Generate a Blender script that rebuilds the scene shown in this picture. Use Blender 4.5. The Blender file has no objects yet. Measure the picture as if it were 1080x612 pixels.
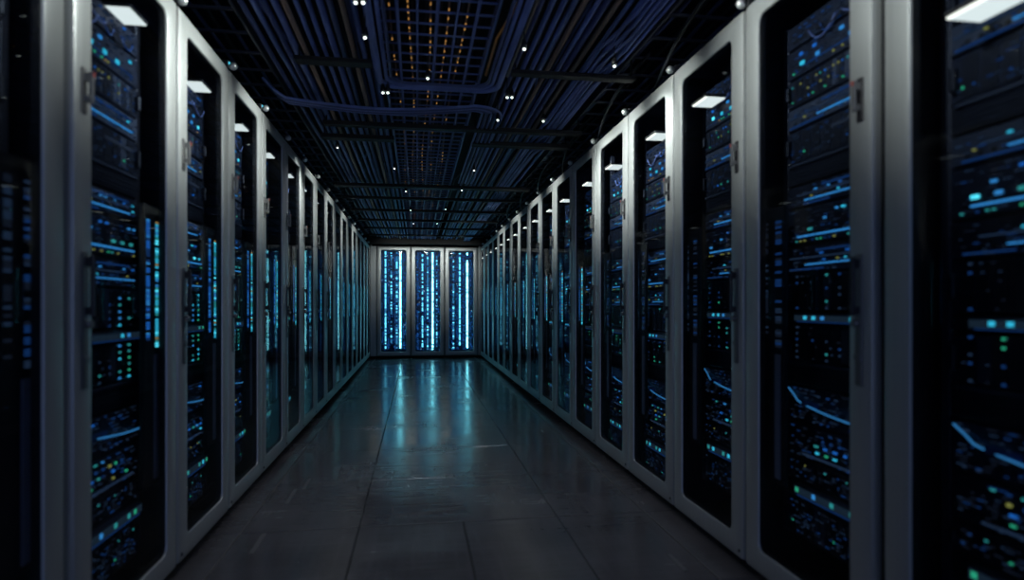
import bpy, bmesh, math, random
from mathutils import Vector, Matrix
random.seed(7)
S = bpy.context.scene
COL = S.collection
PI = math.pi
CAM_H = 1.0
TH = 0.15247
F = 652.5
XL, XR, YE = 0.8606, 1.1958, 11.745      # planes of the door fronts: left row, right row, far row
TOP, BOT = CAM_H + 1.098, CAM_H - 0.952  # door top and bottom
ORD = ['first', 'second', 'third', 'fourth', 'fifth', 'sixth', 'seventh', 'eighth', 'ninth', 'tenth', 'eleventh', 'twelfth',
       'thirteenth', 'fourteenth', 'fifteenth', 'sixteenth', 'seventeenth', 'eighteenth', 'nineteenth', 'twentieth',
       'twenty-first', 'twenty-second', 'twenty-third', 'twenty-fourth', 'twenty-fifth', 'twenty-sixth']

# ------------------------------------------------------------------ materials
def principled(name, col, rough=.5, metal=0., spec=.5, aniso=0.):
    m = bpy.data.materials.new(name); m.use_nodes = True
    b = m.node_tree.nodes['Principled BSDF']
    b.inputs['Base Color'].default_value = (*col, 1)
    b.inputs['Roughness'].default_value = rough
    b.inputs['Metallic'].default_value = metal
    b.inputs['Specular IOR Level'].default_value = spec
    return m

def noisy(m, scale=(1, 1, 1), amount=.25, rough=None, bump=0., detail=4, nscale=8.):
    """slight wear: colour and roughness vary with an object-space noise"""
    nt = m.node_tree; N = nt.nodes; L = nt.links
    b = N['Principled BSDF']
    tc = N.new('ShaderNodeTexCoord'); mp = N.new('ShaderNodeMapping'); mp.inputs['Scale'].default_value = scale
    no = N.new('ShaderNodeTexNoise'); no.inputs['Scale'].default_value = nscale; no.inputs['Detail'].default_value = detail
    L.new(tc.outputs['Object'], mp.inputs['Vector']); L.new(mp.outputs[0], no.inputs['Vector'])
    c = b.inputs['Base Color'].default_value[:3]
    rp = N.new('ShaderNodeValToRGB')
    rp.color_ramp.elements[0].position = .3; rp.color_ramp.elements[1].position = .7
    rp.color_ramp.elements[0].color = (*[x * (1 - amount) for x in c], 1)
    rp.color_ramp.elements[1].color = (*[min(1, x * (1 + amount)) for x in c], 1)
    L.new(no.outputs['Fac'], rp.inputs['Fac']); L.new(rp.outputs[0], b.inputs['Base Color'])
    if rough:
        mr = N.new('ShaderNodeMapRange'); mr.inputs[1].default_value = .3; mr.inputs[2].default_value = .7
        mr.inputs[3].default_value = rough[0]; mr.inputs[4].default_value = rough[1]
        L.new(no.outputs['Fac'], mr.inputs[0]); L.new(mr.outputs[0], b.inputs['Roughness'])
    if bump:
        bp = N.new('ShaderNodeBump'); bp.inputs['Strength'].default_value = bump; bp.inputs['Distance'].default_value = .01
        L.new(no.outputs['Fac'], bp.inputs['Height']); L.new(bp.outputs[0], b.inputs['Normal'])
    return m

def emit(name, col, strength, sample=False):
    m = bpy.data.materials.new(name); m.use_nodes = True
    nt = m.node_tree; nt.nodes.clear()
    e = nt.nodes.new('ShaderNodeEmission'); o = nt.nodes.new('ShaderNodeOutputMaterial')
    e.inputs[0].default_value = (*col, 1); e.inputs[1].default_value = strength * (1.2 if name.startswith(('led', 'lit')) else 1.5 if name.startswith(('column', 'cabinet')) else 1)
    nt.links.new(e.outputs[0], o.inputs[0])
    if not sample:
        m.cycles.emission_sampling = 'FRONT'
    return m

M = {}
M['frame'] = noisy(principled('brushed_frame_metal', (.47, .49, .49), .40, .5), (4, 4, .05), .05, None, 0, 2, 30)
M['shell'] = principled('cabinet_shell_grey', (.10, .105, .115), .5, .2)
M['inside'] = principled('cabinet_inside_black', (.012, .013, .017), .55, .1)
M['plinth'] = principled('plinth_black', (.006, .006, .007), .7)
M['rail'] = noisy(principled('rack_rail_steel', (.07, .075, .10), .45, .4), (1, 1, 30), .5, None, 0, 1, 20)
M['strip'] = principled('power_strip_grey', (.30, .33, .42), .45, .3)
M['rubber'] = principled('gasket_black', (.01, .01, .012), .6)
M['latch'] = principled('latch_steel', (.22, .22, .22), .35, .6)
M['dark_latch'] = principled('latch_dark', (.03, .03, .035), .4, .3)
M['latch_red'] = principled('latch_red_enamel', (.35, .07, .05), .45)
M['chrome'] = principled('chrome_ball', (.8, .82, .82), .28, .7)
M['chassis'] = principled('server_chassis', (.018, .022, .035), .45, .3)
M['face'] = noisy(principled('server_face', (.026, .033, .058), .42, .3), (60, 4, 60), .6, None, 0, 2, 3)
M['face2'] = principled('server_face_light', (.055, .07, .11), .45, .2)
M['port'] = principled('server_port', (.003, .003, .004), .6)
M['cable_black'] = principled('cable_black', (.012, .013, .018), .5)
M['cable_blue'] = principled('patch_cable_blue', (.03, .09, .30), .45)
M['conduit'] = noisy(principled('conduit_blue_grey', (.18, .24, .53), .5, .1), (1, .6, 1), .3, None, 0, 3, 5)
M['conduit_dark'] = principled('conduit_dark_grey', (.085, .11, .25), .5, .1)
M['conduit_brown'] = principled('conduit_brown', (.34, .22, .16), .5)
M['orange'] = principled('cable_orange', (.75, .30, .06), .5)
M['beam'] = principled('beam_black', (.004, .004, .005), .6)
M['mesh_wire'] = principled('mesh_wire', (.19, .25, .50), .45, .3)
M['ladder'] = principled('ladder_steel_dark', (.10, .105, .14), .5, .3)
M['ceiling'] = principled('ceiling_black', (.010, .010, .013), .8)
M['wall'] = principled('wall_dark', (.012, .013, .017), .8)
M['lamp_body'] = principled('lamp_body_black', (.015, .015, .017), .4)
M['bulb'] = emit('lamp_lens', (.86, 1, .95), 3)
M['inlamp'] = emit('cabinet_lamp_glow', (.93, 1, .92), .95, True)
M['knobled'] = emit('knob_cyan_light', (.08, .62, .85), 1.3)

LED = {
    'cyan': emit('led_cyan', (.04, .58, .80), 1.15), 'cyanhot': emit('led_cyan_bright', (.10, .85, 1.0), 1.7),
    'blue': emit('led_blue', (.02, .20, .75), .75), 'bluedim': emit('led_blue_dim', (.02, .10, .36), .38),
    'sky': emit('led_sky', (.05, .36, .85), .85), 'green': emit('led_green', (.04, .66, .34), .65),
    'teal': emit('led_teal', (.05, .55, .52), .6), 'yellow': emit('led_yellow', (.60, .60, .14), .42),
    'amber': emit('led_amber', (.75, .45, .14), .5), 'white': emit('led_white', (.75, .9, 1), .9),
    'dim': emit('led_dim', (.05, .10, .20), .3), 'shelf': emit('lit_lip_glow', (.10, .20, .32), .10),  # 'shelf': LED light falling on the shelf lip, given as weak emission
    'faint': emit('led_faint', (.06, .09, .16), .14), 'line': emit('lit_fibre', (.06, .36, .80), .6),
}
M['amberled'] = emit('amber_bead', (1, .48, .12), .38)

def glass_mat():
    m = bpy.data.materials.new('door_glass'); m.use_nodes = True
    nt = m.node_tree; nt.nodes.clear(); N = nt.nodes; L = nt.links
    t = N.new('ShaderNodeBsdfTransparent'); t.inputs[0].default_value = (.74, .77, .81, 1)
    g = N.new('ShaderNodeBsdfGlossy'); g.inputs['Roughness'].default_value = .02
    f = N.new('ShaderNodeFresnel'); f.inputs[0].default_value = 1.3
    ge = N.new('ShaderNodeNewGeometry'); mr = N.new('ShaderNodeMapRange')      # the same reflectance from both faces of the pane
    mr.inputs[3].default_value = 1.28; mr.inputs[4].default_value = 1 / 1.28
    L.new(ge.outputs['Backfacing'], mr.inputs[0]); L.new(mr.outputs[0], f.inputs[0])
    x = N.new('ShaderNodeMixShader'); o = N.new('ShaderNodeOutputMaterial')
    ar = N.new('ShaderNodeMath'); ar.operation = 'MULTIPLY'; ar.inputs[1].default_value = .30      # anti-glare coating
    L.new(f.outputs[0], ar.inputs[0]); L.new(ar.outputs[0], x.inputs[0]); L.new(t.outputs[0], x.inputs[1]); L.new(g.outputs[0], x.inputs[2]); L.new(x.outputs[0], o.inputs[0])
    return m
M['glass'] = glass_mat()

def floor_mat():
    m = principled('raised_floor_tile', (.08, .075, .075), .25, .0, 1.0)
    nt = m.node_tree; N = nt.nodes; L = nt.links; b = N['Principled BSDF']
    tc = N.new('ShaderNodeTexCoord')
    def noise(scale, ns, det):
        mp = N.new('ShaderNodeMapping'); mp.inputs['Scale'].default_value = scale
        no = N.new('ShaderNodeTexNoise'); no.inputs['Scale'].default_value = ns; no.inputs['Detail'].default_value = det
        L.new(tc.outputs['Object'], mp.inputs[0]); L.new(mp.outputs[0], no.inputs['Vector'])
        return no.outputs['Fac']
    a = noise((1, 1, 1), 1.8, 3)             # broad stains
    s1 = noise((2, 26, 1), 1.6, 3)           # faint scuffs across the aisle
    s2 = noise((26, 2, 1), 1.4, 3)           # faint scuffs along the aisle
    mx = N.new('ShaderNodeMath'); mx.operation = 'MAXIMUM'; L.new(s1, mx.inputs[0]); L.new(s2, mx.inputs[1])
    ad = N.new('ShaderNodeMath'); ad.operation = 'MULTIPLY_ADD'; ad.inputs[1].default_value = .45
    L.new(mx.outputs[0], ad.inputs[0]); L.new(a, ad.inputs[2])
    rp = N.new('ShaderNodeValToRGB')
    rp.color_ramp.elements[0].position = .50; rp.color_ramp.elements[0].color = (.085, .080, .085, 1)
    rp.color_ramp.elements[1].position = 1.0; rp.color_ramp.elements[1].color = (.150, .142, .148, 1)
    L.new(ad.outputs[0], rp.inputs[0]); L.new(rp.outputs[0], b.inputs['Base Color'])
    mr = N.new('ShaderNodeMapRange'); mr.inputs[1].default_value = .6; mr.inputs[2].default_value = .95
    mr.inputs[3].default_value = .15; mr.inputs[4].default_value = .29
    L.new(ad.outputs[0], mr.inputs[0]); L.new(mr.outputs[0], b.inputs['Roughness'])
    w = noise((.5, 7, 1), 3.0, 2)
    bp = N.new('ShaderNodeBump'); bp.inputs['Strength'].default_value = .15; bp.inputs['Distance'].default_value = .012
    L.new(w, bp.inputs['Height']); L.new(bp.outputs[0], b.inputs['Normal'])
    return m
M['tile'] = floor_mat()
M['joint'] = principled('tile_joint_dark', (.008, .008, .009), .7)
M['scuff'] = principled('tile_scuff', (.15, .145, .145), .35)
M['joint_light'] = principled('tile_joint_worn', (.13, .12, .115), .5)

# ------------------------------------------------------------------ mesh helpers
class MB:
    """collects shapes with a material per shape, then becomes ONE mesh"""
    def __init__(self):
        self.bm = bmesh.new(); self.mats = []
    def mi(self, m):
        if m not in self.mats: self.mats.append(m)
        return self.mats.index(m)
    def box(self, x0, x1, y0, y1, z0, z1, m, bev=0., seg=1):
        r = bmesh.ops.create_cube(self.bm, size=1)
        vs = r['verts']
        bmesh.ops.scale(self.bm, vec=(x1 - x0, y1 - y0, z1 - z0), verts=vs)
        bmesh.ops.translate(self.bm, vec=((x0 + x1) / 2, (y0 + y1) / 2, (z0 + z1) / 2), verts=vs)
        i = self.mi(m)
        fs = {f for v in vs for f in v.link_faces}
        for f in fs: f.material_index = i
        if bev:
            es = {e for v in vs for e in v.link_edges}
            r = bmesh.ops.bevel(self.bm, geom=list(es), offset=bev, segments=seg, profile=.5, affect='EDGES')
            for f in r['faces']: f.material_index = i
        return self
    def tube(self, pts, r, m, n=8, cap=True):
        pts = [Vector(p) for p in pts]; i = self.mi(m); rings = []
        prev = None
        for k, p in enumerate(pts):
            a = pts[max(0, k - 1)]; b = pts[min(len(pts) - 1, k + 1)]
            t = (b - a).normalized()
            if prev is None:
                u = t.cross(Vector((0, 0, 1)))
                if u.length < .01: u = t.cross(Vector((1, 0, 0)))
                u.normalize()
            else:
                u = (prev - t * prev.dot(t)).normalized()
            prev = u; v = t.cross(u)
            rr = r[k] if isinstance(r, (list, tuple)) else r
            rings.append([self.bm.verts.new(p + (u * math.cos(q) + v * math.sin(q)) * rr) for q in [2 * PI * j / n for j in range(n)]])
        for A, B in zip(rings, rings[1:]):
            for j in range(n):
                f = self.bm.faces.new((A[j], A[(j + 1) % n], B[(j + 1) % n], B[j])); f.material_index = i; f.smooth = True
        if cap:
            for R in (rings[0][::-1], rings[-1]):
                f = self.bm.faces.new(R); f.material_index = i
        return self
    def ball(self, c, r, m, sc=(1, 1, 1)):
        R = bmesh.ops.create_uvsphere(self.bm, u_segments=16, v_segments=10, radius=r)
        bmesh.ops.scale(self.bm, vec=sc, verts=R['verts']); bmesh.ops.translate(self.bm, vec=c, verts=R['verts'])
        i = self.mi(m)
        for f in {f for v in R['verts'] for f in v.link_faces}: f.material_index = i; f.smooth = True
        return self
    def mesh(self, name):
        bmesh.ops.recalc_face_normals(self.bm, faces=self.bm.faces)
        me = bpy.data.meshes.new(name); self.bm.to_mesh(me); self.bm.free()
        for m in self.mats: me.materials.append(m)
        return me

def link(name, me, parent=None, loc=(0, 0, 0), rz=0.):
    o = bpy.data.objects.new(name, me); COL.objects.link(o)
    o.location = loc; o.rotation_euler = (0, 0, rz)
    if parent: o.parent = parent
    return o
def tag(o, label, cat, group=None, kind=None):
    if label: o['label'] = label
    if cat: o['category'] = cat
    if group: o['group'] = group
    if kind: o['kind'] = kind
    return o
def struct(name, me):
    o = link(name, me); o['kind'] = 'structure'; return o
def copy_tree(o, parent=None):
    c = o.copy(); COL.objects.link(c); c.parent = parent
    for ch in list(o.children): copy_tree(ch, c)
    return c
def at(px, py, h):
    """ground-plan point that shows at pixel (px, py) when it lies h above the eye"""
    zc = F * h / (322 - py); xc = (px - 540) / F * zc
    return (xc * math.cos(TH) + zc * math.sin(TH), -xc * math.sin(TH) + zc * math.cos(TH))

def rr_loop(w0, w1, z0, z1, r, n=5):
    P = []
    for cx, cz, a0 in ((w1 - r, z1 - r, 0), (w0 + r, z1 - r, PI / 2), (w0 + r, z0 + r, PI), (w1 - r, z0 + r, 3 * PI / 2)):
        for k in range(n + 1):
            a = a0 + PI / 2 * k / n
            P.append((cx + r * math.cos(a), cz + r * math.sin(a)))
    return P
def door_ring(w, stile, top, bot, th=.030):
    """door leaf with a rounded window opening; local front at y=0, looking to -y"""
    b = MB(); i = b.mi(M['frame'])
    h = TOP - BOT
    prof = []   # (offset from outer edge, offset from inner edge, y, which)
    def outer(ins, y, r): return [(x, y, z) for x, z in rr_loop(-w / 2 + ins, w / 2 - ins, BOT + ins, TOP - ins, max(.002, r - ins))]
    def inner(ins, y, r): return [(x, y, z) for x, z in rr_loop(-w / 2 + stile - ins, w / 2 - stile + ins, BOT + bot - ins, TOP - top + ins, r + ins)]
    loops = [outer(0, th, .012), outer(0, .012, .012), outer(.0035, .0035, .012), outer(.012, 0, .016),
             inner(.007, 0, .030), inner(.002, .002, .030), inner(0, .007, .030), inner(0, th, .030)]
    L = [[b.bm.verts.new(p) for p in lp] for lp in loops]
    L.append(L[0])
    n = len(L[0])
    for A, B in zip(L, L[1:]):
        for j in range(n):
            f = b.bm.faces.new((A[j], A[(j + 1) % n], B[(j + 1) % n], B[j])); f.material_index = i
            f.smooth = True
            if A is L[6]: f.material_index = b.mi(M['rubber'])     # dark gasket round the pane
    me = b.mesh('door')
    return me
def shade_sharp(me, ang=40):
    me.set_sharp_from_angle(angle=math.radians(ang))

# ------------------------------------------------------------------ server units (local: front at y=0 facing -y, x centred, z from 0 up)
W2 = .238
def led(b, x, z, w, h, c, d=.003):
    b.box(x - w / 2, x + w / 2, -.007 - d, -.0055, z - h / 2, z + h / 2, LED[c])

def chassis(h, dep=.5):
    return MB().box(-W2, W2, .002, dep, .003, h - .003, M['chassis'], .002).mesh('chassis')
def face(h, mat='face', slots=0, ports=0, rnd=None):
    b = MB()
    b.box(-W2, W2, -.006, .0015, .004, h - .004, M[mat], .0015)
    if slots:
        for k in range(slots):
            x = -W2 + .03 + (2 * W2 - .06) * (k + .5) / slots
            b.box(x - .40 * (2 * W2 - .06) / slots, x + .40 * (2 * W2 - .06) / slots, -.0085, -.0055, .010, h - .010, M['face2' if rnd and rnd.random() < .16 else 'chassis'])
    if ports:
        for k in range(ports):
            x = -W2 + .03 + (2 * W2 - .06) * (k + .5) / ports
            b.box(x - .006, x + .006, -.0068, -.0055, h * .22, h * .22 + .011, M['port'])
    return b.mesh('faceplate')
def ears(h, s):
    return MB().box(s * .222 - .008, s * .222 + .008, -.024, -.0055, h * .25, h * .75, M['chassis'], .004).mesh('handle')

def rows(h, spec, rnd):
    """rows of small lights: spec = list of (z share, count, prob, colours, w, hh, x0, x1)"""
    b = MB(); any_ = False
    for z, n, p, cols, w, hh, x0, x1 in spec:
        for k in range(n):
            if rnd.random() < p:
                x = -W2 + 2 * W2 * (x0 + (x1 - x0) * (k + .5) / n)
                led(b, x + rnd.uniform(-.003, .003), h * z, w * rnd.uniform(.8, 1.3), hh, rnd.choice(cols)); any_ = True
    for k in range(int(h * 850)):
        led(b, rnd.uniform(-.215, .225), rnd.choice([.014, .024, .034, .044, .052, .062, .074, .086, .1, .112]) % (h - .014) + .006, rnd.uniform(.004, .022), rnd.uniform(.0014, .0026), rnd.choice(['dim', 'dim', 'bluedim', 'faint', 'faint', 'faint']))
    return b.mesh('light_row')

# name, category, description, height, builder
def sag(x0, z0, x1, z1, drop, out, n=10):
    return [(x0 + (x1 - x0) * t, -.0145 - out * math.sin(PI * t), z0 + (z1 - z0) * t - drop * 4 * t * (1 - t)) for t in [k / n for k in range(n + 1)]]

def U_patch(h, r):
    P = [('faceplate', face(h, 'face', 0, 20))]
    for k in range(6):
        x0 = r.uniform(-.2, .1); x1 = x0 + r.uniform(.06, .16)
        P.append(('patch_cable', MB().tube(sag(x0, h * .3, x1, h * .3, r.uniform(.01, .05), r.uniform(.001, .005)), .0028, M[r.choice(['cable_blue', 'cable_black', 'cable_blue', 'conduit'])], 6).mesh('patch_cable')))
    P.append(('light_row', rows(h, [(.75, 14, .55, ['bluedim', 'bluedim', 'blue', 'dim'], .012, .004, .05, .95), (.55, 8, .35, ['bluedim', 'dim'], .02, .003, .1, .9)], r)))
    return P
def U_bigcyan(h, r):
    return [('faceplate', face(h, 'face', 0, 16)), ('light_row', rows(h, [(.72, 6, .55, ['sky', 'cyan', 'blue'], .016, .010, .1, .95), (.40, 5, .6, ['cyanhot', 'cyan', 'sky'], .017, .012, .1, .95), (.18, 20, .55, ['green', 'bluedim', 'dim', 'amber', 'yellow'], .006, .005, .05, .95)], r)),
            ('light_bar', MB().box(-.14, .2, -.010, -.006, h * .27, h * .27 + .004, LED['bluedim']).mesh('light_bar'))]
def U_low(h, r):
    return [('faceplate', face(h, 'face', 14, 0, r)), ('handle', ears(h, -1)), ('handle', ears(h, 1)), ('light_row', rows(h, [(.72, 20, .28, ['dim', 'bluedim', 'yellow', 'teal'], .007, .004, .05, .95), (.35, 20, .25, ['dim', 'bluedim', 'green'], .008, .004, .05, .95)], r))]
def U_small(h, r):
    return [('faceplate', face(h, 'face', 14, 0, r)), ('handle', ears(h, -1)), ('handle', ears(h, 1)), ('light_row', rows(h, [(.72, 20, .5, ['dim', 'bluedim', 'yellow', 'teal', 'blue'], .007, .005, .05, .95), (.45, 20, .45, ['dim', 'yellow', 'green', 'bluedim', 'bluedim'], .006, .005, .05, .95), (.2, 20, .45, ['dim', 'bluedim', 'bluedim', 'green', 'blue'], .006, .005, .05, .95)], r))]
def U_stripes(h, r):
    b = MB()
    for z, x0, x1, c in ((.78, -.05, .2, 'bluedim'), (.55, -.2, .19, 'dim'), (.30, -.12, .21, 'sky'), (.14, -.2, .0, 'bluedim')):
        x0 += r.uniform(-.03, .06); x1 -= r.uniform(0, .08)
        b.box(x0, x1, -.010, -.0055, h * z - .002, h * z + .002, LED[c])
    return [('faceplate', face(h, 'face2' if r.random() < .3 else 'face', 0, 12)), ('light_bar', b.mesh('light_bar')), ('light_row', rows(h, [(.66, 10, .4, ['blue', 'sky', 'cyan'], .012, .004, .3, .95), (.42, 12, .4, ['yellow', 'blue', 'bluedim', 'cyan'], .008, .004, .1, .95)], r))]
def U_dim(h, r):
    return [('faceplate', face(h, 'face', 8, 0, r)), ('name_strip', MB().box(.0, .19, -.011, -.0075, h * .62, h * .62 + .013, M['face2'], .001).mesh('name_strip')),
            ('handle', ears(h, -1)), ('handle', ears(h, 1)), ('light_row', rows(h, [(.3, 14, .4, ['dim', 'bluedim', 'green', 'blue', 'teal'], .007, .006, .05, .95), (.85, 10, .25, ['dim', 'bluedim'], .02, .003, .05, .95)], r))]
def U_hot(h, r):
    return [('faceplate', face(h, 'face', 0, 22)), ('light_bar', MB().box(-.18, .21, -.010, -.006, h * .22, h * .22 + .005, LED['sky']).mesh('light_bar')),
            ('light_row', rows(h, [(.80, 8, .5, ['sky', 'blue', 'cyan'], .013, .006, .35, .97), (.62, 8, .4, ['amber', 'yellow', 'sky', 'bluedim'], .013, .006, .2, .95), (.40, 7, .65, ['cyanhot', 'cyan', 'teal', 'sky'], .017, .009, .08, .95), (.12, 20, .55, ['green', 'bluedim', 'teal', 'yellow'], .006, .004, .05, .95)], r))]
def U_matrix(h, r):
    b = MB()
    nz = max(3, int(h / .019))
    for cx, cols, p, w in ((.72, ['cyan', 'sky', 'teal'], .8, .013), (.86, ['green', 'teal', 'cyan'], .75, .013), (.45, ['dim', 'bluedim', 'teal'], .5, .009), (.3, ['dim', 'green', 'bluedim'], .4, .009), (.58, ['bluedim', 'dim'], .6, .008), (.12, ['bluedim', 'dim'], .6, .010)):
        for k in range(nz):
            if r.random() < .5: led(b, r.uniform(-.2, .22), h * (k + .5) / nz, .008, .003, r.choice(['dim', 'faint', 'faint']))
            if r.random() < p: led(b, -W2 + 2 * W2 * cx, h * (k + .5) / nz, w, .0065, r.choice(cols))
    return [('faceplate', face(h, 'face', 10, 0, r)), ('handle', ears(h, -1)), ('handle', ears(h, 1)), ('light_matrix', b.mesh('light_matrix'))]
def U_shelf(h, r):
    b = MB().box(-.17, .222, -.028, -.006, h * .18, h * .82, M['face2'], .002)
    return [('faceplate', face(h, 'chassis')), ('shelf_lip', b.mesh('shelf_lip')), ('lip_glow', MB().box(-.165, .217, -.0295, -.0281, h * .3, h * .7, LED['shelf']).mesh('lip_glow')),  # light from the LEDs above, put on the lip as a glowing strip
            ('light_row', MB_lights(h, r))]
def MB_lights(h, r):
    b = MB()
    for k in range(9):
        if r.random() < .55:
            x = -.15 + .36 * k / 8
            b.box(x - .008, x + .008, -.031, -.0296, h * .4, h * .65, LED[r.choice(['green', 'teal', 'cyan', 'sky'])])
    b.box(-.15, .2, -.030, -.0296, h * .2, h * .26, LED['bluedim'])
    return b.mesh('light_row')
def U_blank(h, r):
    b = MB().box(-W2, W2, -.006, .0015, .004, h - .004, M['chassis'], .0015)
    for k in range(4): b.box(-.2, .2, -.0085, -.0055, h * (.2 + .18 * k), h * (.2 + .18 * k) + .004, M['face'])
    return [('faceplate', b.mesh('faceplate')), ('cable_rail', MB().box(-.22, .22, -.016, -.0087, h * .86, h * .86 + .010, M['face2'], .002).mesh('cable_rail'))]
def U_arc(h, r):
    pts = [(.235 - .46 * t, -.012 - .028 * math.sin(PI * min(1, t * 1.05)), h * .30 + (.045 * t if t < .85 else .045 * .85 + (t - .85) * .25)) for t in [k / 14 for k in range(15)]]
    return [('faceplate', face(h, 'face', 0, 14)), ('fibre_cable', MB().tube(pts, .0026, LED['line'], 6).mesh('fibre_cable')),
            ('label_card', MB().box(-.12, -.03, -.034, -.031, h * .52, h * .66, M['cable_blue'], .001).mesh('label_card')),
            ('light_row', rows(h, [(.8, 10, .4, ['bluedim', 'dim', 'blue'], .014, .005, .05, .95), (.12, 12, .3, ['bluedim', 'dim'], .008, .004, .05, .95)], r))]
def U_mixed(h, r):
    return [('faceplate', face(h, 'face', 0, 18)), ('light_bar', MB().box(-.15, .2, -.010, -.006, h * .12, h * .12 + .006, LED['dim']).mesh('light_bar')),
            ('light_row', rows(h, [(.85, 9, .45, ['bluedim', 'teal', 'sky'], .012, .004, .2, .95), (.66, 9, .5, ['green', 'yellow', 'bluedim'], .010, .007, .2, .97), (.48, 9, .5, ['sky', 'teal', 'blue'], .015, .006, .1, .97), (.30, 8, .5, ['green', 'yellow', 'cyan', 'sky'], .013, .006, .2, .97)], r))]

UNITS = [  # top to bottom: (height, builder, name, category, phrase)
    (.085, U_patch, 'patch_panel', 'patch panel', 'dark patch panel with looping cables'),
    (.105, U_bigcyan, 'network_switch', 'network switch', 'network switch with large cyan lights'),
    (.100, U_small, 'rack_server', 'server', 'dark slotted server with pinpoint lights'),
    (.080, U_stripes, 'network_switch', 'network switch', 'slim switch with blue light stripes'),
    (.120, U_dim, 'rack_server', 'server', 'dim server with pale name strip'),
    (.075, U_blank, 'blanking_panel', 'panel', 'unlit ribbed blanking panel'),
    (.080, U_stripes, 'network_switch', 'network switch', 'slim switch with blue light stripes'),
    (.130, U_hot, 'network_switch', 'network switch', 'tall switch with brightest cyan lights'),
    (.095, U_stripes, 'network_switch', 'network switch', 'switch with blue light stripes'),
    (.130, U_matrix, 'storage_array', 'storage array', 'storage array with columns of lights'),
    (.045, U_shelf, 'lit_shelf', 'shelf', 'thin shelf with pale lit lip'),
    (.125, U_matrix, 'storage_array', 'storage array', 'storage array with columns of lights'),
    (.085, U_blank, 'blanking_panel', 'panel', 'unlit ribbed blanking panel'),
    (.130, U_arc, 'fibre_panel', 'fibre panel', 'fibre panel with glowing blue cable'),
    (.120, U_mixed, 'network_switch', 'network switch', 'switch with green and yellow lights'),
    (.075, U_low, 'rack_server', 'server', 'dark slotted server with pinpoint lights'),
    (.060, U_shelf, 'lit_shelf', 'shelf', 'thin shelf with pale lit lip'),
    (.140, U_low, 'rack_server', 'server', 'dark slotted server with pinpoint lights'),
]
_proto = {}
def unit_proto(idx, var):
    k = (idx, var)
    if k not in _proto:
        h, fn, *_ = UNITS[idx]
        _proto[k] = (chassis(h), fn(h, random.Random(idx * 31 + var * 977)))
    return _proto[k]

FRONTS = {'left': .098, 'right': .125}     # face of the units behind the door front
STACK_TOPS = {'left': CAM_H + .930, 'right': CAM_H + .985}
STACK_TOP = CAM_H + .985

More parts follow.
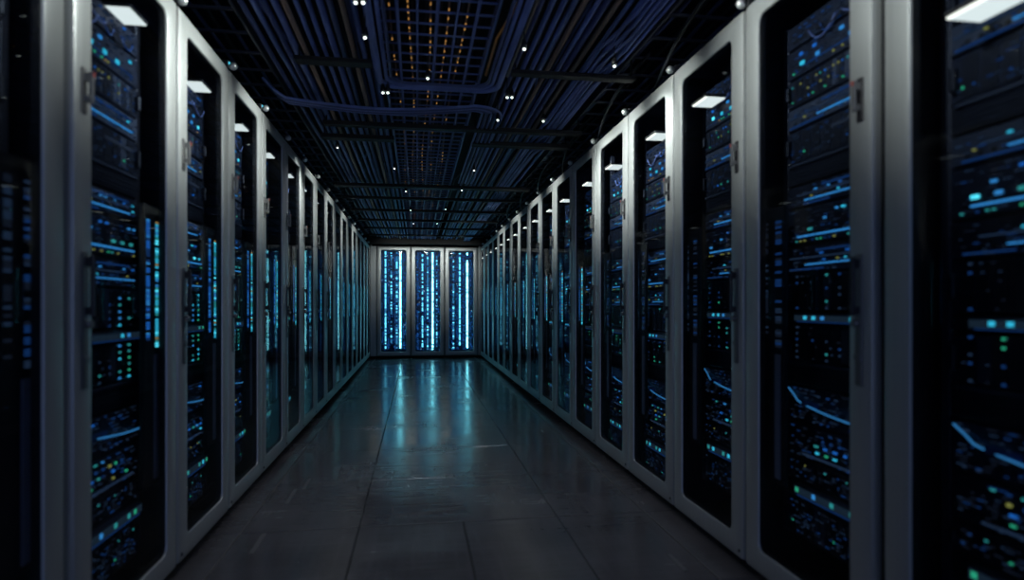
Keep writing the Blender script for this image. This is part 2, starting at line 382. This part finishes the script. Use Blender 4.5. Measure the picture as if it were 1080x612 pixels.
# ------------------------------------------------------------------ cabinets
_cache = {}
def cabinet(w, sg, loc, rz, label, group, ladder, front=.125, lamp=(0, .10, .95), knob=True, far=False):
    """sg: +1 = handle on the local +x stile, -1 = on the local -x stile"""
    key = (round(w, 4), sg, lamp is None and not knob)
    if key not in _cache:
        c = {}
        dw = w - .012
        stile = .078 if not knob else .088
        me = door_ring(dw, stile, .072, .082); shade_sharp(me, 35); c['door'] = me
        b = MB().box(-dw / 2 + stile + .0005, dw / 2 - stile - .0005, .009, .014, BOT + .082 + .0005, TOP - .072 - .0005, M['glass']); c['glass'] = b.mesh('glass')
        # open-fronted shell
        bm = bmesh.new()
        x, y0, y1, z0, z1 = w / 2 - .003, .034, .80, BOT + .0, TOP - .008
        v = [bm.verts.new(p) for p in ((-x, y0, z0), (x, y0, z0), (x, y1, z0), (-x, y1, z0), (-x, y0, z1), (x, y0, z1), (x, y1, z1), (-x, y1, z1))]
        for q in ((0, 1, 2, 3), (4, 7, 6, 5), (1, 5, 6, 2), (0, 3, 7, 4), (3, 2, 6, 7)): bm.faces.new([v[i] for i in q])
        bmesh.ops.recalc_face_normals(bm, faces=bm.faces)
        me = bpy.data.meshes.new('shell'); bm.to_mesh(me); bm.free(); me.materials.append(M['inside']); c['shell'] = me
        c['plinth'] = MB().box(-w / 2 + .004, w / 2 - .004, .07, .79, .001, BOT - .002, M['plinth']).mesh('plinth')
        zt, zb = STACK_TOP + .01, STACK_TOP - 1.80
        c['rail'] = MB().box(-.016, .016, 0, .03, zb, zt, M['rail'], .003).mesh('rail')
        xs = -sg * 1
        # vertical strip beside the units, near the door
        b = MB().box(-.065, .065, 0, .014, CAM_H - .62, CAM_H + .34, M['inside'], .003); b.box(.012, .045, -.004, .001, CAM_H - .60, CAM_H - .17, M['strip'], .002)
        c['strip'] = b.mesh('strip')
        for nm, cols, cols2, p in (('bright', ['cyan', 'cyan', 'sky', 'cyan', 'teal', 'cyanhot'], ['blue', 'sky', 'blue', 'bluedim'], .93), ('dim', ['dim', 'faint', 'bluedim'], ['faint', 'dim', 'faint'], .6)):
            b = MB(); rnd = random.Random(3 + int(w * 1000))
            n = 48
            zs = [CAM_H - .145]
            for k in range(n): zs += [zs[-1] + .0062, zs[-1] + .0091]
            xs_ = [-.062, -.055, -.026, .018, .055, .063]
            V = [[b.bm.verts.new((x, -.004, z)) for x in xs_] for z in zs]
            for a in range(len(zs) - 1):
                for q in range(5):
                    mt = M['inside']
                    if a % 2 == 0 and q == 3 and rnd.random() < p: mt = LED['amber' if nm == 'bright' and (a > len(zs) - 5 or rnd.random() < .05) else rnd.choice(cols)]
                    if q == 1 and a % 2 == 0 and a > 4 and rnd.random() < p: mt = LED[rnd.choice(cols2)]
                    f = b.bm.faces.new((V[a][q], V[a][q + 1], V[a + 1][q + 1], V[a + 1][q])); f.material_index = b.mi(mt)
            ed = [e for e in b.bm.edges if len(e.link_faces) == 1]
            ex = bmesh.ops.extrude_edge_only(b.bm, edges=ed)
            bmesh.ops.translate(b.bm, vec=(0, .0045, 0), verts=[v for v in ex['geom'] if isinstance(v, bmesh.types.BMVert)])
            for f in ex['geom']:
                if isinstance(f, bmesh.types.BMFace): f.material_index = b.mi(M['inside'])
            c['ladder_' + nm] = b.mesh('ladder')
        c['lamp'] = MB().box(-.062, .062, -.046, .046, -.0, .006, M['inlamp'], .002).mesh('lamp')
        c['lamp_case'] = MB().box(-.066, .066, -.050, .050, .0065, .016, M['inside'], .003).mesh('lamp_case')
        # swing handle, upper latch
        hz = CAM_H
        b = MB().box(-.014, .014, -.006, .0, hz - .22, hz + .14, M['latch'], .003); c['handle_plate'] = b.mesh('handle_plate')
        b = MB().box(-.007, .007, -.028, -.017, hz - .03, hz + .132, M['dark_latch'], .004, 2)
        b.box(-.007, .007, -.018, -.0055, hz + .10, hz + .125, M['dark_latch'])
        b.box(-.007, .007, -.018, -.0055, hz - .025, hz - .005, M['dark_latch']); c['handle_lever'] = b.mesh('handle_lever')
        b = MB().tube([(0, -.005, hz - .05), (0, -.022, hz - .05)], [.012, .010], M['latch'], 14); c['knob'] = b.mesh('knob')
        b = MB().box(-.013, .013, -.010, 0, hz - .15, hz - .135, M['latch'], .002); c['keeper'] = b.mesh('keeper')
        b = MB().box(-.013, .013, -.005, 0, hz + .50, hz + .62, M['dark_latch' if sg > 0 else 'latch'], .003); c['latch'] = b.mesh('latch')
        b = MB().box(-.006, .006, -.026, -.016, hz + .525, hz + .61, M['latch'], .003, 2)
        b.box(-.006, .006, -.017, -.0045, hz + .585, hz + .605, M['latch']); b.box(-.006, .006, -.017, -.0045, hz + .53, hz + .545, M['latch']); c['latch_grip'] = b.mesh('latch_grip')
        c['latch_mark'] = MB().box(-.005, .005, -.0275, -.0262, hz + .596, hz + .608, M['latch_red']).mesh('latch_mark')
        c['hinge'] = MB().tube([(0, -.006, -.05), (0, -.006, .05)], .008, M['latch'], 12).mesh('hinge')
        c['bolt'] = MB().tube([(0, .001, 0), (0, -.004, 0)], [.007, .006], M['dark_latch'], 12).mesh('bolt')
        b = MB().box(-.016, .016, -.004, .035, TOP - .007, TOP + .028, M['dark_latch'], .004); c['bracket'] = b.mesh('bracket')
        b = MB().ball((0, -.022, TOP + .006), .018, M['chrome']); c['ball'] = b.mesh('ball')
        b = MB().box(-.010, .010, -.007, -.0045, TOP + .012, TOP + .024, M['knobled'], .001); c['knob_light'] = b.mesh('knob_light')
        _cache[key] = c
    c = _cache[key]
    root = link('server_cabinet', None, None, loc, rz)
    tag(root, label, 'server cabinet', group)
    sh = link('cabinet_shell', c['shell'], root)
    md = sh.modifiers.new('thick', 'SOLIDIFY'); md.thickness = .018; md.offset = -1
    link('plinth', c['plinth'], root)
    d = link('door_frame', c['door'], root)
    g = link('glass_pane', c['glass'], d); g['label'] = 'clear dark glass pane'
    hx = sg * (w / 2 - .05)
    if not far:
        p = link('handle_plate', c['handle_plate'], d, (hx, 0, 0))
        link('handle_lever', c['handle_lever'], d, (hx, 0, 0)); link('handle_knob', c['knob'], d, (hx, 0, 0)); link('keeper', c['keeper'], d, (hx, 0, 0))
        link('latch_plate', c['latch'], d, (hx + sg * .004, 0, 0)); link('latch_grip', c['latch_grip'], d, (hx + sg * .004, 0, 0))
        link('latch_mark', c['latch_mark'], d, (hx + sg * .004, 0, 0))
        link('bolt', c['bolt'], d, (sg * (w / 2 - .03), 0, BOT + .03))
    for s in (-1, 1): link('mounting_rail', c['rail'], root, (s * .262, front, 0))
    if ladder:
        st = link('power_strip', c['strip'], root, (-sg * (w / 2 - .132), .036, 0))
        link('light_ladder', c['ladder_' + ladder], st)
    if lamp:
        lx, ly, lh = lamp
        lc = link('lamp_housing', c['lamp_case'], root, (lx, ly, CAM_H + lh))
        link('lamp_panel', c['lamp'], lc)
    if knob:
        k = link('corner_bracket', c['bracket'], root, (-sg * (w / 2 - .018), 0, 0))
        link('ball_knob', c['ball'], k)
        if knob == 'cyan': link('knob_light', c['knob_light'], k)
    return root

left = []   # (y0, y1)
PL = (YE - .02 - 2.417) / 15
left += [(1.025, 1.690), (1.718, 2.412)]
left += [(2.417 + PL * k, 2.417 + PL * (k + 1)) for k in range(15)]
PR = (YE - .02 - 2.135) / 15
right = [(.79, 1.448), (1.476, 2.131)]
right += [(2.135 + PR * k, 2.135 + PR * (k + 1)) for k in range(15)]

stuff = []
IND = 7      # cabinets per row whose units are separate things
def fill(side, n, yc, rz, xf):
    """units of cabinet n of a row"""
    rnd = random.Random((3 if side == 'left' else 5) + n * 13)
    deep = side == 'right' and n > 2      # shallower mounting further along the right row
    z = CAM_H + .865 if deep else STACK_TOPS[side]
    fr = .082 if deep else FRONTS[side]
    dx = 1 if side == 'left' else -1
    counts = {}
    for i, (h, fn, name, cat, phrase) in enumerate(UNITS):
        z -= h
        var = rnd.randrange(3)
        ch, parts = unit_proto(i, var)
        loc = (xf - dx * fr, yc, z)
        if n < IND:
            o = link(name, ch, None, loc, rz)
            tag(o, f"{phrase}, {ORD[i]} unit down in the {ORD[n]} {side} cabinet", cat, f"units racked in the {side} row")
            for pn, me in parts: link(pn, me, o)
        else:
            stuff.append((loc, rz, ch, parts))
        z -= .0006

for n, (y0, y1) in enumerate(left):
    w = y1 - y0; yc = (y0 + y1) / 2
    lab = ('grey steel server cabinet cut off by the left picture edge' if n == 0 else
           f'grey steel glass-doored server cabinet, {ORD[n]} from the viewer in the left row')
    cabinet(w, -1, (-XL, yc, 0), PI / 2, lab, 'server cabinets of the left row', 'bright' if n > 0 else 'dim', .098, (.12 if n < 6 else .05, .085, .94), 'cyan' if n in (1, 2, 3) else True, far=n > 8)
    fill('left', n, yc, PI / 2, -XL)
for n, (y0, y1) in enumerate(right):
    w = y1 - y0; yc = (y0 + y1) / 2
    lab = ('grey steel server cabinet cut off by the right picture edge' if n == 0 else
           f'grey steel glass-doored server cabinet, {ORD[n]} from the viewer in the right row')
    lamp = (-.072, .050, .655) if n == 0 else (None if n == 1 else (.02 if n % 2 else -.06, .050, .875))
    cabinet(w, 1, (XR, yc, 0), -PI / 2, lab, 'server cabinets of the right row', None if n == 0 else 'bright' if n > 4 else 'dim', .125 if n < 3 else .082, lamp, True, far=n > 8)
    fill('right', n, yc, -PI / 2, XR)

# units deep in the rows, past the three hundred that show largest
bm = bmesh.new(); mats = []
for loc, rz, ch, parts in stuff:
    T = Matrix.Translation(loc) @ Matrix.Rotation(rz, 4, 'Z')
    for me in [p[1] for p in parts]:
        nv, nf = len(bm.verts), len(bm.faces)
        bm.from_mesh(me); bm.verts.ensure_lookup_table(); bm.faces.ensure_lookup_table()
        for v in bm.verts[nv:]: v.co = T @ v.co
        ix = []
        for m in me.materials:
            if m not in mats: mats.append(m)
            ix.append(mats.index(m))
        for f in bm.faces[nf:]: f.material_index = ix[f.material_index]
me = bpy.data.meshes.new('rack_equipment'); bm.to_mesh(me); bm.free()
for m in mats: me.materials.append(m)
o = link('rack_equipment', me)
tag(o, 'lit rack equipment behind the glass of the distant row cabinets', 'rack equipment', None, 'stuff')

# far row of three cabinets with glowing columns
M['colhot'] = emit('column_white_cyan', (.24, .88, .94), 5.4, True)
M['colcyan'] = emit('column_cyan', (.13, .64, .86), 2.1, True)
M['colblue'] = emit('column_blue', (.06, .34, .62), .7)
M['coldot'] = emit('column_dot', (.03, .16, .48), .8)
M['backlit'] = principled('backplane_navy', (.02, .05, .11), .5)
XE = -.7456; WE = .6314
SPEC = [
    [(.17, 'colcyan', .055, .93), (.40, 'colblue', .05, .7), (.62, 'colblue', .06, .75), (.76, 'colhot', .060, 1.0), (.55, 'coldot', .03, .6), (.28, 'coldot', .03, .5), (.9, 'coldot', .03, .5)],
    [(.10, 'coldot', .04, .7), (.29, 'colcyan', .05, .75), (.50, 'colblue', .06, .8), (.70, 'colhot', .055, .97), (.87, 'colblue', .04, .6), (.4, 'coldot', .03, .5), (.6, 'coldot', .03, .5)],
    [(.19, 'colblue', .06, .75), (.45, 'colcyan', .060, .92), (.76, 'colhot', .058, 1.0), (.34, 'coldot', .03, .6), (.6, 'coldot', .04, .6), (.9, 'coldot', .03, .5)],
]
for k in range(3):
    lab = f"server cabinet with glowing cyan columns, {['left', 'middle', 'right'][k]} of three across the far end"
    root = cabinet(WE, 1, (XE + WE * (k + .5), YE, 0), 0, lab, 'far row of glowing cabinets', None, .125, None, False, far=True)
    w = WE - .012 - .156
    link('backplane', MB().box(-w / 2 - .04, w / 2 + .04, .12, .14, BOT + .05, TOP - .06, M['backlit']).mesh('backplane'), root)
    rnd = random.Random(50 + k)
    for cx, mt, cw, p in SPEC[k]:
        b = MB(); z = BOT + .11; x = -w / 2 + w * cx
        run = True
        while z < TOP - .10:
            hh = rnd.choice([.012, .02, .028]) if mt != 'coldot' else .008
            top_fade = z > BOT + .11 + 1.70 or z < BOT + .2
            if rnd.random() < p * (.7 if top_fade else 1):
                ww = cw * w * 1.15 * rnd.uniform(.75, 1.1)
                mm = mt
                if mt == 'colhot' and rnd.random() < .12: mm = 'colcyan'
                if mt == 'colcyan' and rnd.random() < .25: mm = 'colblue'
                if mt == 'colblue' and rnd.random() < .3: mm = 'colcyan'
                b.box(x - ww / 2, x + ww / 2, .095, .119, z, z + hh, M[mm])
            z += hh + (.0015 if mt == 'colhot' else .004 if mt != 'coldot' else .014)
        link('light_column', b.mesh('light_column'), root)
    b = MB()
    for q in range(620):
        x = rnd.uniform(-w / 2, w / 2); z = rnd.uniform(BOT + .1, TOP - .1)
        b.box(x - .007, x + .007, .11, .1195, z - .005, z + .005, LED[rnd.choice(['sky', 'blue', 'cyan', 'white'] if q % 9 == 0 else ['blue', 'blue', 'bluedim'])])
    link('light_matrix', b.mesh('light_matrix'), root)
# filler panels in the two far corners
for nm, x0, x1, lab in (('filler_panel', -XL + .001, XE - .004, 'narrow grey filler panel left of the far cabinets'), ('filler_panel', XE + 3 * WE + .004, XR - .001, 'narrow grey filler panel right of the far cabinets')):
    b = MB().box(x0, x1, YE + .004, YE + .045, BOT, TOP, M['frame'], .003)
    o = link(nm, b.mesh('filler_panel')); tag(o, lab, 'filler panel')
    link('plinth', MB().box(x0, x1, YE + .01, YE + .045, .001, BOT - .002, M['plinth']).mesh('plinth'), o)

# ------------------------------------------------------------------ room
def slab(name, x0, x1, y0, y1, z0, z1, m): return struct(name, MB().box(x0, x1, y0, y1, z0, z1, m).mesh(name))
CEIL = 2.86
WX0, WX1, WY0, WY1 = -XL - .95, XR + .95, -1.6, YE + 1.0
slab('ceiling', WX0, WX1, WY0, WY1, CEIL, CEIL + .1, M['ceiling'])
slab('wall_left', WX0 - .1, WX0, WY0, WY1, 0, CEIL, M['wall'])
slab('wall_right', WX1, WX1 + .1, WY0, WY1, 0, CEIL, M['wall'])
slab('wall_far', WX0, WX1, WY1, WY1 + .1, 0, CEIL, M['wall'])
# floor: raised tiles with joints
b = MB(); b.box(WX0, WX1, WY0, WY1, -.06, -.004, M['joint'])
xs = [WX0, -.765, -.257, .655, 1.09, WX1]
Y0 = 2.86 - .75 * 6
ys = [Y0 + .75 * k for k in range(30)]
ys = [y for y in ys if y < WY1] + [WY1]
rnd = random.Random(4)
for i in range(len(xs) - 1):
    for j in range(len(ys) - 1):
        ya, yb = max(ys[j], WY0), ys[j + 1]
        cuts = [xs[i], xs[i + 1]]
        if i == 2 and yb < 2.9: cuts = [xs[i], .212, xs[i + 1]]
        for a, c in zip(cuts, cuts[1:]):
            g = .003
            b.box(a + g, c - g, ya + g, yb - g, -.02, 0 + rnd.uniform(-.0006, .0006), M['tile'], .0016)
g = .003
for x in (-.765, 1.09):   # worn pale seams along the edges
    b.box(x - g, x + g, WY0, WY1, -.018, .0012, M['joint_light'])
for x0, x1, y in ((.72, 1.0, 2.86), (-.56, -.27, 2.86), (-.25, .64, 2.86)):
    b.box(x0, x1, y - .0025, y + .0025, -.018, .001, M['joint_light'])
for x, y, l in ((-.66, 2.62, .22), (-.65, 3.25, .25), (-.61, 3.5, .2), (1.0, 2.2, .16)):
    b.box(x - .009, x + .009, y, y + l, -.01, .0010, M['scuff'])
struct('floor', b.mesh('floor'))

# ------------------------------------------------------------------ ceiling services
H = 1.22
YS, YF = .55, 11.55
zt = CAM_H + H
def path(x, z, y0, y1, jog=None, rnd=random):
    """straight run along the aisle with optional sideways jogs [(y, dx)]"""
    pts = [(x, y0, z)]
    cx = x
    for (y, dx, dz) in (jog or []):
        if y0 < y < y1 - .4:
            pts += [(cx, y, z), (cx + dx * .15, y + .05, z + dz * .15), (cx + dx * .85, y + .30, z + dz * .85), (cx + dx, y + .35, z + dz)]
            cx += dx; z += dz
    pts.append((cx, y1, z))
    return pts
rnd = random.Random(11)
# side tray conduits
def band(xs, group, side):
    for i, x in enumerate(xs):
        r = rnd.choice([.010, .013, .015, .012])
        m = rnd.choices(['conduit', 'conduit_dark', 'conduit_brown'], [.62, .3, .08])[0]
        jog = [(rnd.uniform(2.3, 5), rnd.choice([-1, 1]) * rnd.uniform(.0, .004), rnd.uniform(-.01, .02)), (rnd.uniform(6, 9), rnd.choice([-1, 1]) * .003, 0)]
        o = link('conduit', MB().tube(path(x, zt + .012 + rnd.uniform(0, .025), YS, YF, jog), r, M[m], 10).mesh('conduit'))
        col = {'conduit': 'blue-grey', 'conduit_dark': 'dark blue-grey', 'conduit_brown': 'brownish'}[m]
        tag(o, f'{col} ceiling conduit, {ORD[i]} from the left in the {side} band', 'conduit', group)
band([-.715 + .0455 * k for k in range(12)], 'conduits over the left row', 'left-hand')
band([.455 + .0455 * k for k in range(13)], 'conduits over the right row', 'right-hand')
# thinner cables clipped above the conduits
for sd, x0, x1, side in ((0, -.70, -.20, 'left'), (1, .46, 1.0, 'right')):
    for k in range(9):
        x = x0 + (x1 - x0) * (k + .5) / 9 + rnd.uniform(-.01, .01)
        jog = [(rnd.uniform(1.8, 3.6), rnd.choice([-.05, .05]), .0), (rnd.uniform(4.6, 7), rnd.choice([-.05, .05]), 0)]
        o = link('ceiling_cable', MB().tube(path(x, zt + .075 + rnd.uniform(0, .03), YS, YF, jog), .007, M[rnd.choice(['conduit', 'conduit_dark', 'cable_black'])], 6).mesh('ceiling_cable'))
        tag(o, f'thin ceiling cable, {ORD[k]} from the left above the {side} conduit band', 'cable', f'thin cables above the {side} conduits')
# swerving cables at the outer edge of the right band
for k in range(5):
    x = .90 + .026 * k
    jog = [(2.45 + .12 * k, -.05, -.004), (4.0 + .15 * k, -.05, .0), (6.3, .06, 0)]
    o = link('ceiling_cable', MB().tube(path(x, zt - .012, YS, YF, jog), .0075, M['conduit'], 8).mesh('ceiling_cable'))
    tag(o, f'swerving blue-grey cable under the right band, {ORD[k]} from the left', 'cable', 'swerving cables under the right band')

# central wire mesh tray
tray = link('mesh_tray', None, None, (0, 0, 0)); tag(tray, 'long wire mesh cable tray along the middle of the ceiling', 'cable tray')
GX0, GX1, GZ = -.165, .335, zt + .0
for x in (GX0, GX1):
    link('side_rail', MB().box(x - .006, x + .006, YS, YF, GZ - .004, GZ + .05, M['mesh_wire'], .002).mesh('side_rail'), tray)
gx = [GX0 + (GX1 - GX0) * k / 6 for k in range(1, 6)]
for k, x in enumerate(gx):
    link('long_wire', MB().tube([(x, YS, GZ), (x, YF, GZ)], .0075 if k % 2 == 0 else .0055, M['mesh_wire'], 6).mesh('long_wire'), tray)
cw = MB().tube([(GX0, 0, 0), (GX1, 0, 0)], .0055, M['mesh_wire'], 6).mesh('cross_wire')
y = YS + .05; n = 0
while y < YF and n < 98:
    link('cross_wire', cw, tray, (0, y, GZ + .011)); n += 1; y += .112
bead = MB().box(-.003, .003, -.007, .007, -.003, .003, M['amberled'], .001).mesh('amber_bead')
# amber bead cables seen through the mesh
for k, x in enumerate((-.105, -.03, .055, .125, .21)):
    z = GZ + .055
    pts = [(x + .012 * math.sin(yy * 1.7 + k), yy, z) for yy in [YS + .25 * q for q in range(44)]]
    o = link('amber_cable', MB().tube(pts, .005, M['conduit_brown'], 6).mesh('amber_cable'))
    tag(o, f'brown cable with amber light beads, {ORD[k]} from the left in the mesh tray', 'cable', 'amber bead cables in the mesh tray')
    yy = YS + 1.2; nb = 0
    rr = random.Random(70 + k)
    while yy < YF - .3 and nb < 95:
        if rr.random() < (.75 if yy < 3.4 else .28):
            link('amber_bead', bead, o, (x + .012 * math.sin(yy * 1.7 + k), yy, z - .008)); nb += 1
        yy += rr.uniform(.035, .09)
# small loose cables lying on the mesh, upper layer
for k in range(8):
    x = GX0 + .03 + .06 * k
    o = link('ceiling_cable', MB().tube(path(x, GZ + .105, YS, YF, [(rnd.uniform(1.5, 4), rnd.uniform(-.03, .03), 0)]), .008, M['cable_black'], 6).mesh('ceiling_cable'))
    tag(o, f'black cable above the mesh tray, {ORD[k]} from the left', 'cable', 'black cables above the mesh tray')

# pipes that loop round in a U under the mesh tray
def arc(cx, cy, r, a0, a1, n=8): return [(cx + r * math.cos(a0 + (a1 - a0) * k / n), cy + r * math.sin(a0 + (a1 - a0) * k / n)) for k in range(n + 1)]
for k, (dx, rad, mt, nm) in enumerate(((0, .016, 'conduit', 'outermost'), (.036, .010, 'conduit', 'middle'), (.060, .008, 'conduit_dark', 'innermost'))):
    xa, xb, ye, rr = -.195 + dx, .440 - dx, 3.44 - dx, .10
    p = [(xa, YS)] + arc(xa + rr, ye - rr, rr, PI, PI / 2) + arc(xb - rr, ye - rr, rr, PI / 2, 0) + [(xb, YS)]
    o = link('loop_pipe', MB().tube([(x, y, zt - .022) for x, y in p], rad, M[mt], 10).mesh('loop_pipe'))
    tag(o, f'blue-grey pipe looping in a U under the mesh tray, {nm} of three', 'pipe', 'U-shaped pipes under the mesh tray')
# two orange cables right of the tray
for k, (x, jog, lab) in enumerate(((.405, [(2.0, .0, 0), (2.45, -.045, 0)], 'orange cable bending left beside the mesh tray'), (.474, [], 'thin orange cable right beside the looping pipe'))):
    o = link('orange_cable', MB().tube(path(x, zt - .004, YS, 3.25, jog), .0075, M['orange' if k == 0 else 'conduit_brown'], 8).mesh('orange_cable')); tag(o, lab, 'cable')
# bundle that crosses under everything
for k in range(5):
    yb = 3.68 + .024 * k
    pts = [(-.86, yb - .03, zt + .06), (-.80, yb - .02, zt + .0)] + [(-.74 + 1.04 * t, yb + .05 * math.sin(PI * t), zt - .036 - .022 * math.sin(PI * t)) for t in [q / 12 for q in range(13)]]
    rr = .18 - .03 * k
    pts += [(x, y, zt - .03) for x, y in arc(.34, yb + rr, rr, -PI / 2, -.1, 6)] + [(.34 + rr, yb + 1.2, zt - .036), (.34 + rr, 6.0, zt - .036)]
    o = link('crossing_cable', MB().tube(pts, [.011, .012, .009, .012, .008][k] if False else (.011 if k % 2 else .008), M['conduit_dark' if k % 2 else 'conduit'], 8).mesh('crossing_cable'))
    tag(o, f'cable crossing the aisle under the trays, {ORD[k]} of five from the viewer', 'cable', 'cables crossing under the trays')

# black cross beams
bi = 0
def beam(y, x0, x1, wid, lab, z=None, hh=.028):
    z = zt - .052 if z is None else z
    o = link('cross_beam', MB().box(x0, x1, y - wid / 2, y + wid / 2, z, z + hh, M['beam'], .003).mesh('cross_beam')); tag(o, lab, 'beam')
    for x in (x0 + .02, x1 - .02):
        link('hanger_rod', MB().tube([(x, y, z + hh), (x, y, CEIL - .002)], .005, M['beam'], 6).mesh('hanger_rod'), o)
    return o
beam(3.10, -.58, -.215, .075, 'short black beam under the left conduits, nearest the viewer', zt - .048, .02)
beam(3.11, .475, 1.13, .06, 'short black beam under the right conduits, nearest the viewer', zt - .048, .02)
beam(4.15, -.60, 1.12, .06, 'black ceiling beam just beyond the crossing cables')
beam(4.48, -.66, -.16, .085, 'short wide black beam under the left conduits beyond the crossing cables')
beam(4.52, .40, 1.12, .085, 'short wide black beam under the right conduits beyond the crossing cables')
for k, y in enumerate((6.25, 6.95, 7.85, 8.75, 9.65, 10.6)):
    beam(y, -.80, 1.14, .11 if k == 0 else .05, f'black beam across the whole far ceiling, {ORD[k]} toward the end wall')
o = link('soffit_beam', MB().box(-XL - .02, XR + .02, YE - .14, YE - .03, TOP + .035, zt + .16, M['beam'], .004).mesh('soffit_beam')); tag(o, 'deep black soffit beam above the far cabinets', 'beam')

# dark ladder trays over the cabinet tops
rung = MB().box(-.19, .19, -.011, .011, 0, .012, M['ladder'], .003).mesh('rung')
for side, xc in (('left', -.98), ('right', 1.30)):
    t = link('cable_ladder', None, None, (xc, 0, zt + .07)); tag(t, f'dark steel cable ladder above the {side} cabinet tops', 'cable ladder')
    for s in (-.2, .2): link('side_rail', MB().box(s - .008, s + .008, YS, YF, -.01, .045, M['ladder'], .003).mesh('side_rail'), t)
    y = .7
    while y < YF: link('rung', rung, t, (0, y, 0)); y += .24
    for k in range(5):
        x = xc - .14 + .07 * k
        o = link('ceiling_cable', MB().tube(path(x, zt + .095, YS, YF, [(rnd.uniform(1.5, 3), rnd.uniform(-.03, .03), 0), (rnd.uniform(4, 8), rnd.uniform(-.03, .03), 0)]), .010, M['cable_black' if k % 2 else 'conduit_dark'], 6).mesh('ceiling_cable'))
        tag(o, f'cable lying on the {side} cable ladder, {ORD[k]} from the left', 'cable', f'cables on the {side} ladder')
# black cables that swing down to the cabinet tops on the right
for k in range(7):
    y0 = 1.9 + 1.05 * k
    pts = []
    for t in [q / 14 for q in range(15)]:
        pts.append((XR - .04 + .10 * t - .07 * math.sin(PI * t), y0 + 1.25 * t, TOP + .062 + (zt - TOP - .02) * (1 - t) ** 2 + .015 * math.sin(6 * t)))
    o = link('drop_cable', MB().tube(pts, .009, M['cable_black'], 8).mesh('drop_cable'))
    tag(o, f'black cable drooping onto the right cabinet tops, {ORD[k]} from the viewer', 'cable', 'black drop cables on the right')

# ------------------------------------------------------------------ lamps
lens = MB().ball((0, 0, 0), .0068, M['bulb'], (1, 1, .7)).mesh('lens')
hous = MB().tube([(0, 0, .045), (0, 0, .018), (0, 0, .004)], [.008, .014, .012], M['lamp_body'], 12).mesh('housing')
stem = MB().tube([(0, 0, .04), (0, 0, .30)], .003, M['lamp_body'], 6).mesh('stem')
SPOT = [  # pixel, where, sides lit
    (375, 3, 'L'), (383, 3, 'L'), (385, 40, 'LD'), (404, 98, 'L'), (409, 98, 'L'), (451, 83, 'D'), (553, 52, 'R'), (535, 103, 'R'), (540, 103, 'R'),
    (648, 70, 'R'), (356, 156, 'LD'), (416, 178, 'L'), (500, 180, 'R'), (428, 202, 'L'), (487, 201, 'R'), (433, 222, 'L'), (470, 221, 'R'), (525, 127, 'R'), (573, 128, 'RD'),
    (436, 236, 'L'), (461, 236, 'R')]
HL = 1.135
LIGHTS = []
for k, (px, py, sd) in enumerate(SPOT):
    x, y = at(px, py, HL)
    o = link('ceiling_spotlight', None, None, (x, y, CAM_H + HL))
    tag(o, None, 'spotlight', 'small white ceiling spotlights')
    link('housing', hous, o); link('lens', lens, o); link('stem', stem, o)
    LIGHTS.append((o, x, y, px, py, sd))
order = sorted(LIGHTS, key=lambda q: q[2])
for i, (o, x, y, px, py, sd) in enumerate(order):
    o['label'] = f'tiny white ceiling spotlight, {ORD[i]} in distance from the viewer, hanging {"left of" if x < -.17 else "right of" if x > .33 else "under"} the mesh tray'

def spot(x, y, z, tx, ty, tz, en, ang, col=(.93, 1, .95), rad=.03):
    d = bpy.data.lights.new('spot_lamp', 'SPOT'); d.energy = en; d.spot_size = math.radians(ang); d.spot_blend = 1.0
    d.color = col; d.shadow_soft_size = rad
    l = bpy.data.objects.new('spot_lamp', d); COL.objects.link(l); l.location = (x, y, z)
    l.rotation_euler = (Vector((tx, ty, tz)) - Vector((x, y, z))).to_track_quat('-Z', 'Y').to_euler()
    return l
for o, x, y, px, py, sd in LIGHTS:
    if 'L' in sd: spot(x, y, CAM_H + HL - .02, -XL, y + .1, CAM_H + .84, 30 if py < 150 else 40, 66)
    if 'R' in sd: spot(x, y, CAM_H + HL - .02, XR, y + .1, CAM_H + .84, 42 if py < 150 else 54, 64)
for o, x, y, px, py, sd in LIGHTS:
    if 'D' in sd: spot(x, y, CAM_H + HL - .02, x, y - .3, 0, 9, 125, (.82, .88, 1))
for y in (1.15, 1.9):
    spot(-.1, y, CAM_H + HL - .02, -XL, y + .1, CAM_H + .88, 42, 66)
    spot(.35, y, CAM_H + HL - .02, XR, y + .1, CAM_H + .88, 42, 64)

for x in (-.35, .2, .75):  # added spots with no fixture, to brighten the far cabinet frames
    spot(x, 10.2, CAM_H + HL - .02, x, YE, CAM_H + .55, 26, 62)

w = bpy.data.worlds.new('World'); S.world = w; w.use_nodes = True
bg = w.node_tree.nodes['Background']; bg.inputs[0].default_value = (.22, .31, .62, 1); bg.inputs[1].default_value = .76

# ------------------------------------------------------------------ camera
cd = bpy.data.cameras.new('Camera'); cam = bpy.data.objects.new('Camera', cd); COL.objects.link(cam)
cam.location = (0, 0, CAM_H); cam.rotation_euler = (PI / 2, 0, -TH)
cd.sensor_width = 36; cd.lens = 36 * F / 1080; cd.shift_y = 16 / 1080; cd.clip_start = .02
cd.dof.use_dof = True; cd.dof.focus_distance = 6.5; cd.dof.aperture_fstop = 1.5
S.camera = cam
S.view_settings.view_transform = 'Standard'; S.view_settings.look = 'None'; S.view_settings.gamma = 1; S.view_settings.use_curve_mapping = False
S.view_settings.exposure = 0
S.cycles.use_denoising = True
S.cycles.max_bounces = 10; S.cycles.transparent_max_bounces = 24
S.cycles.sample_clamp_indirect = 2.0
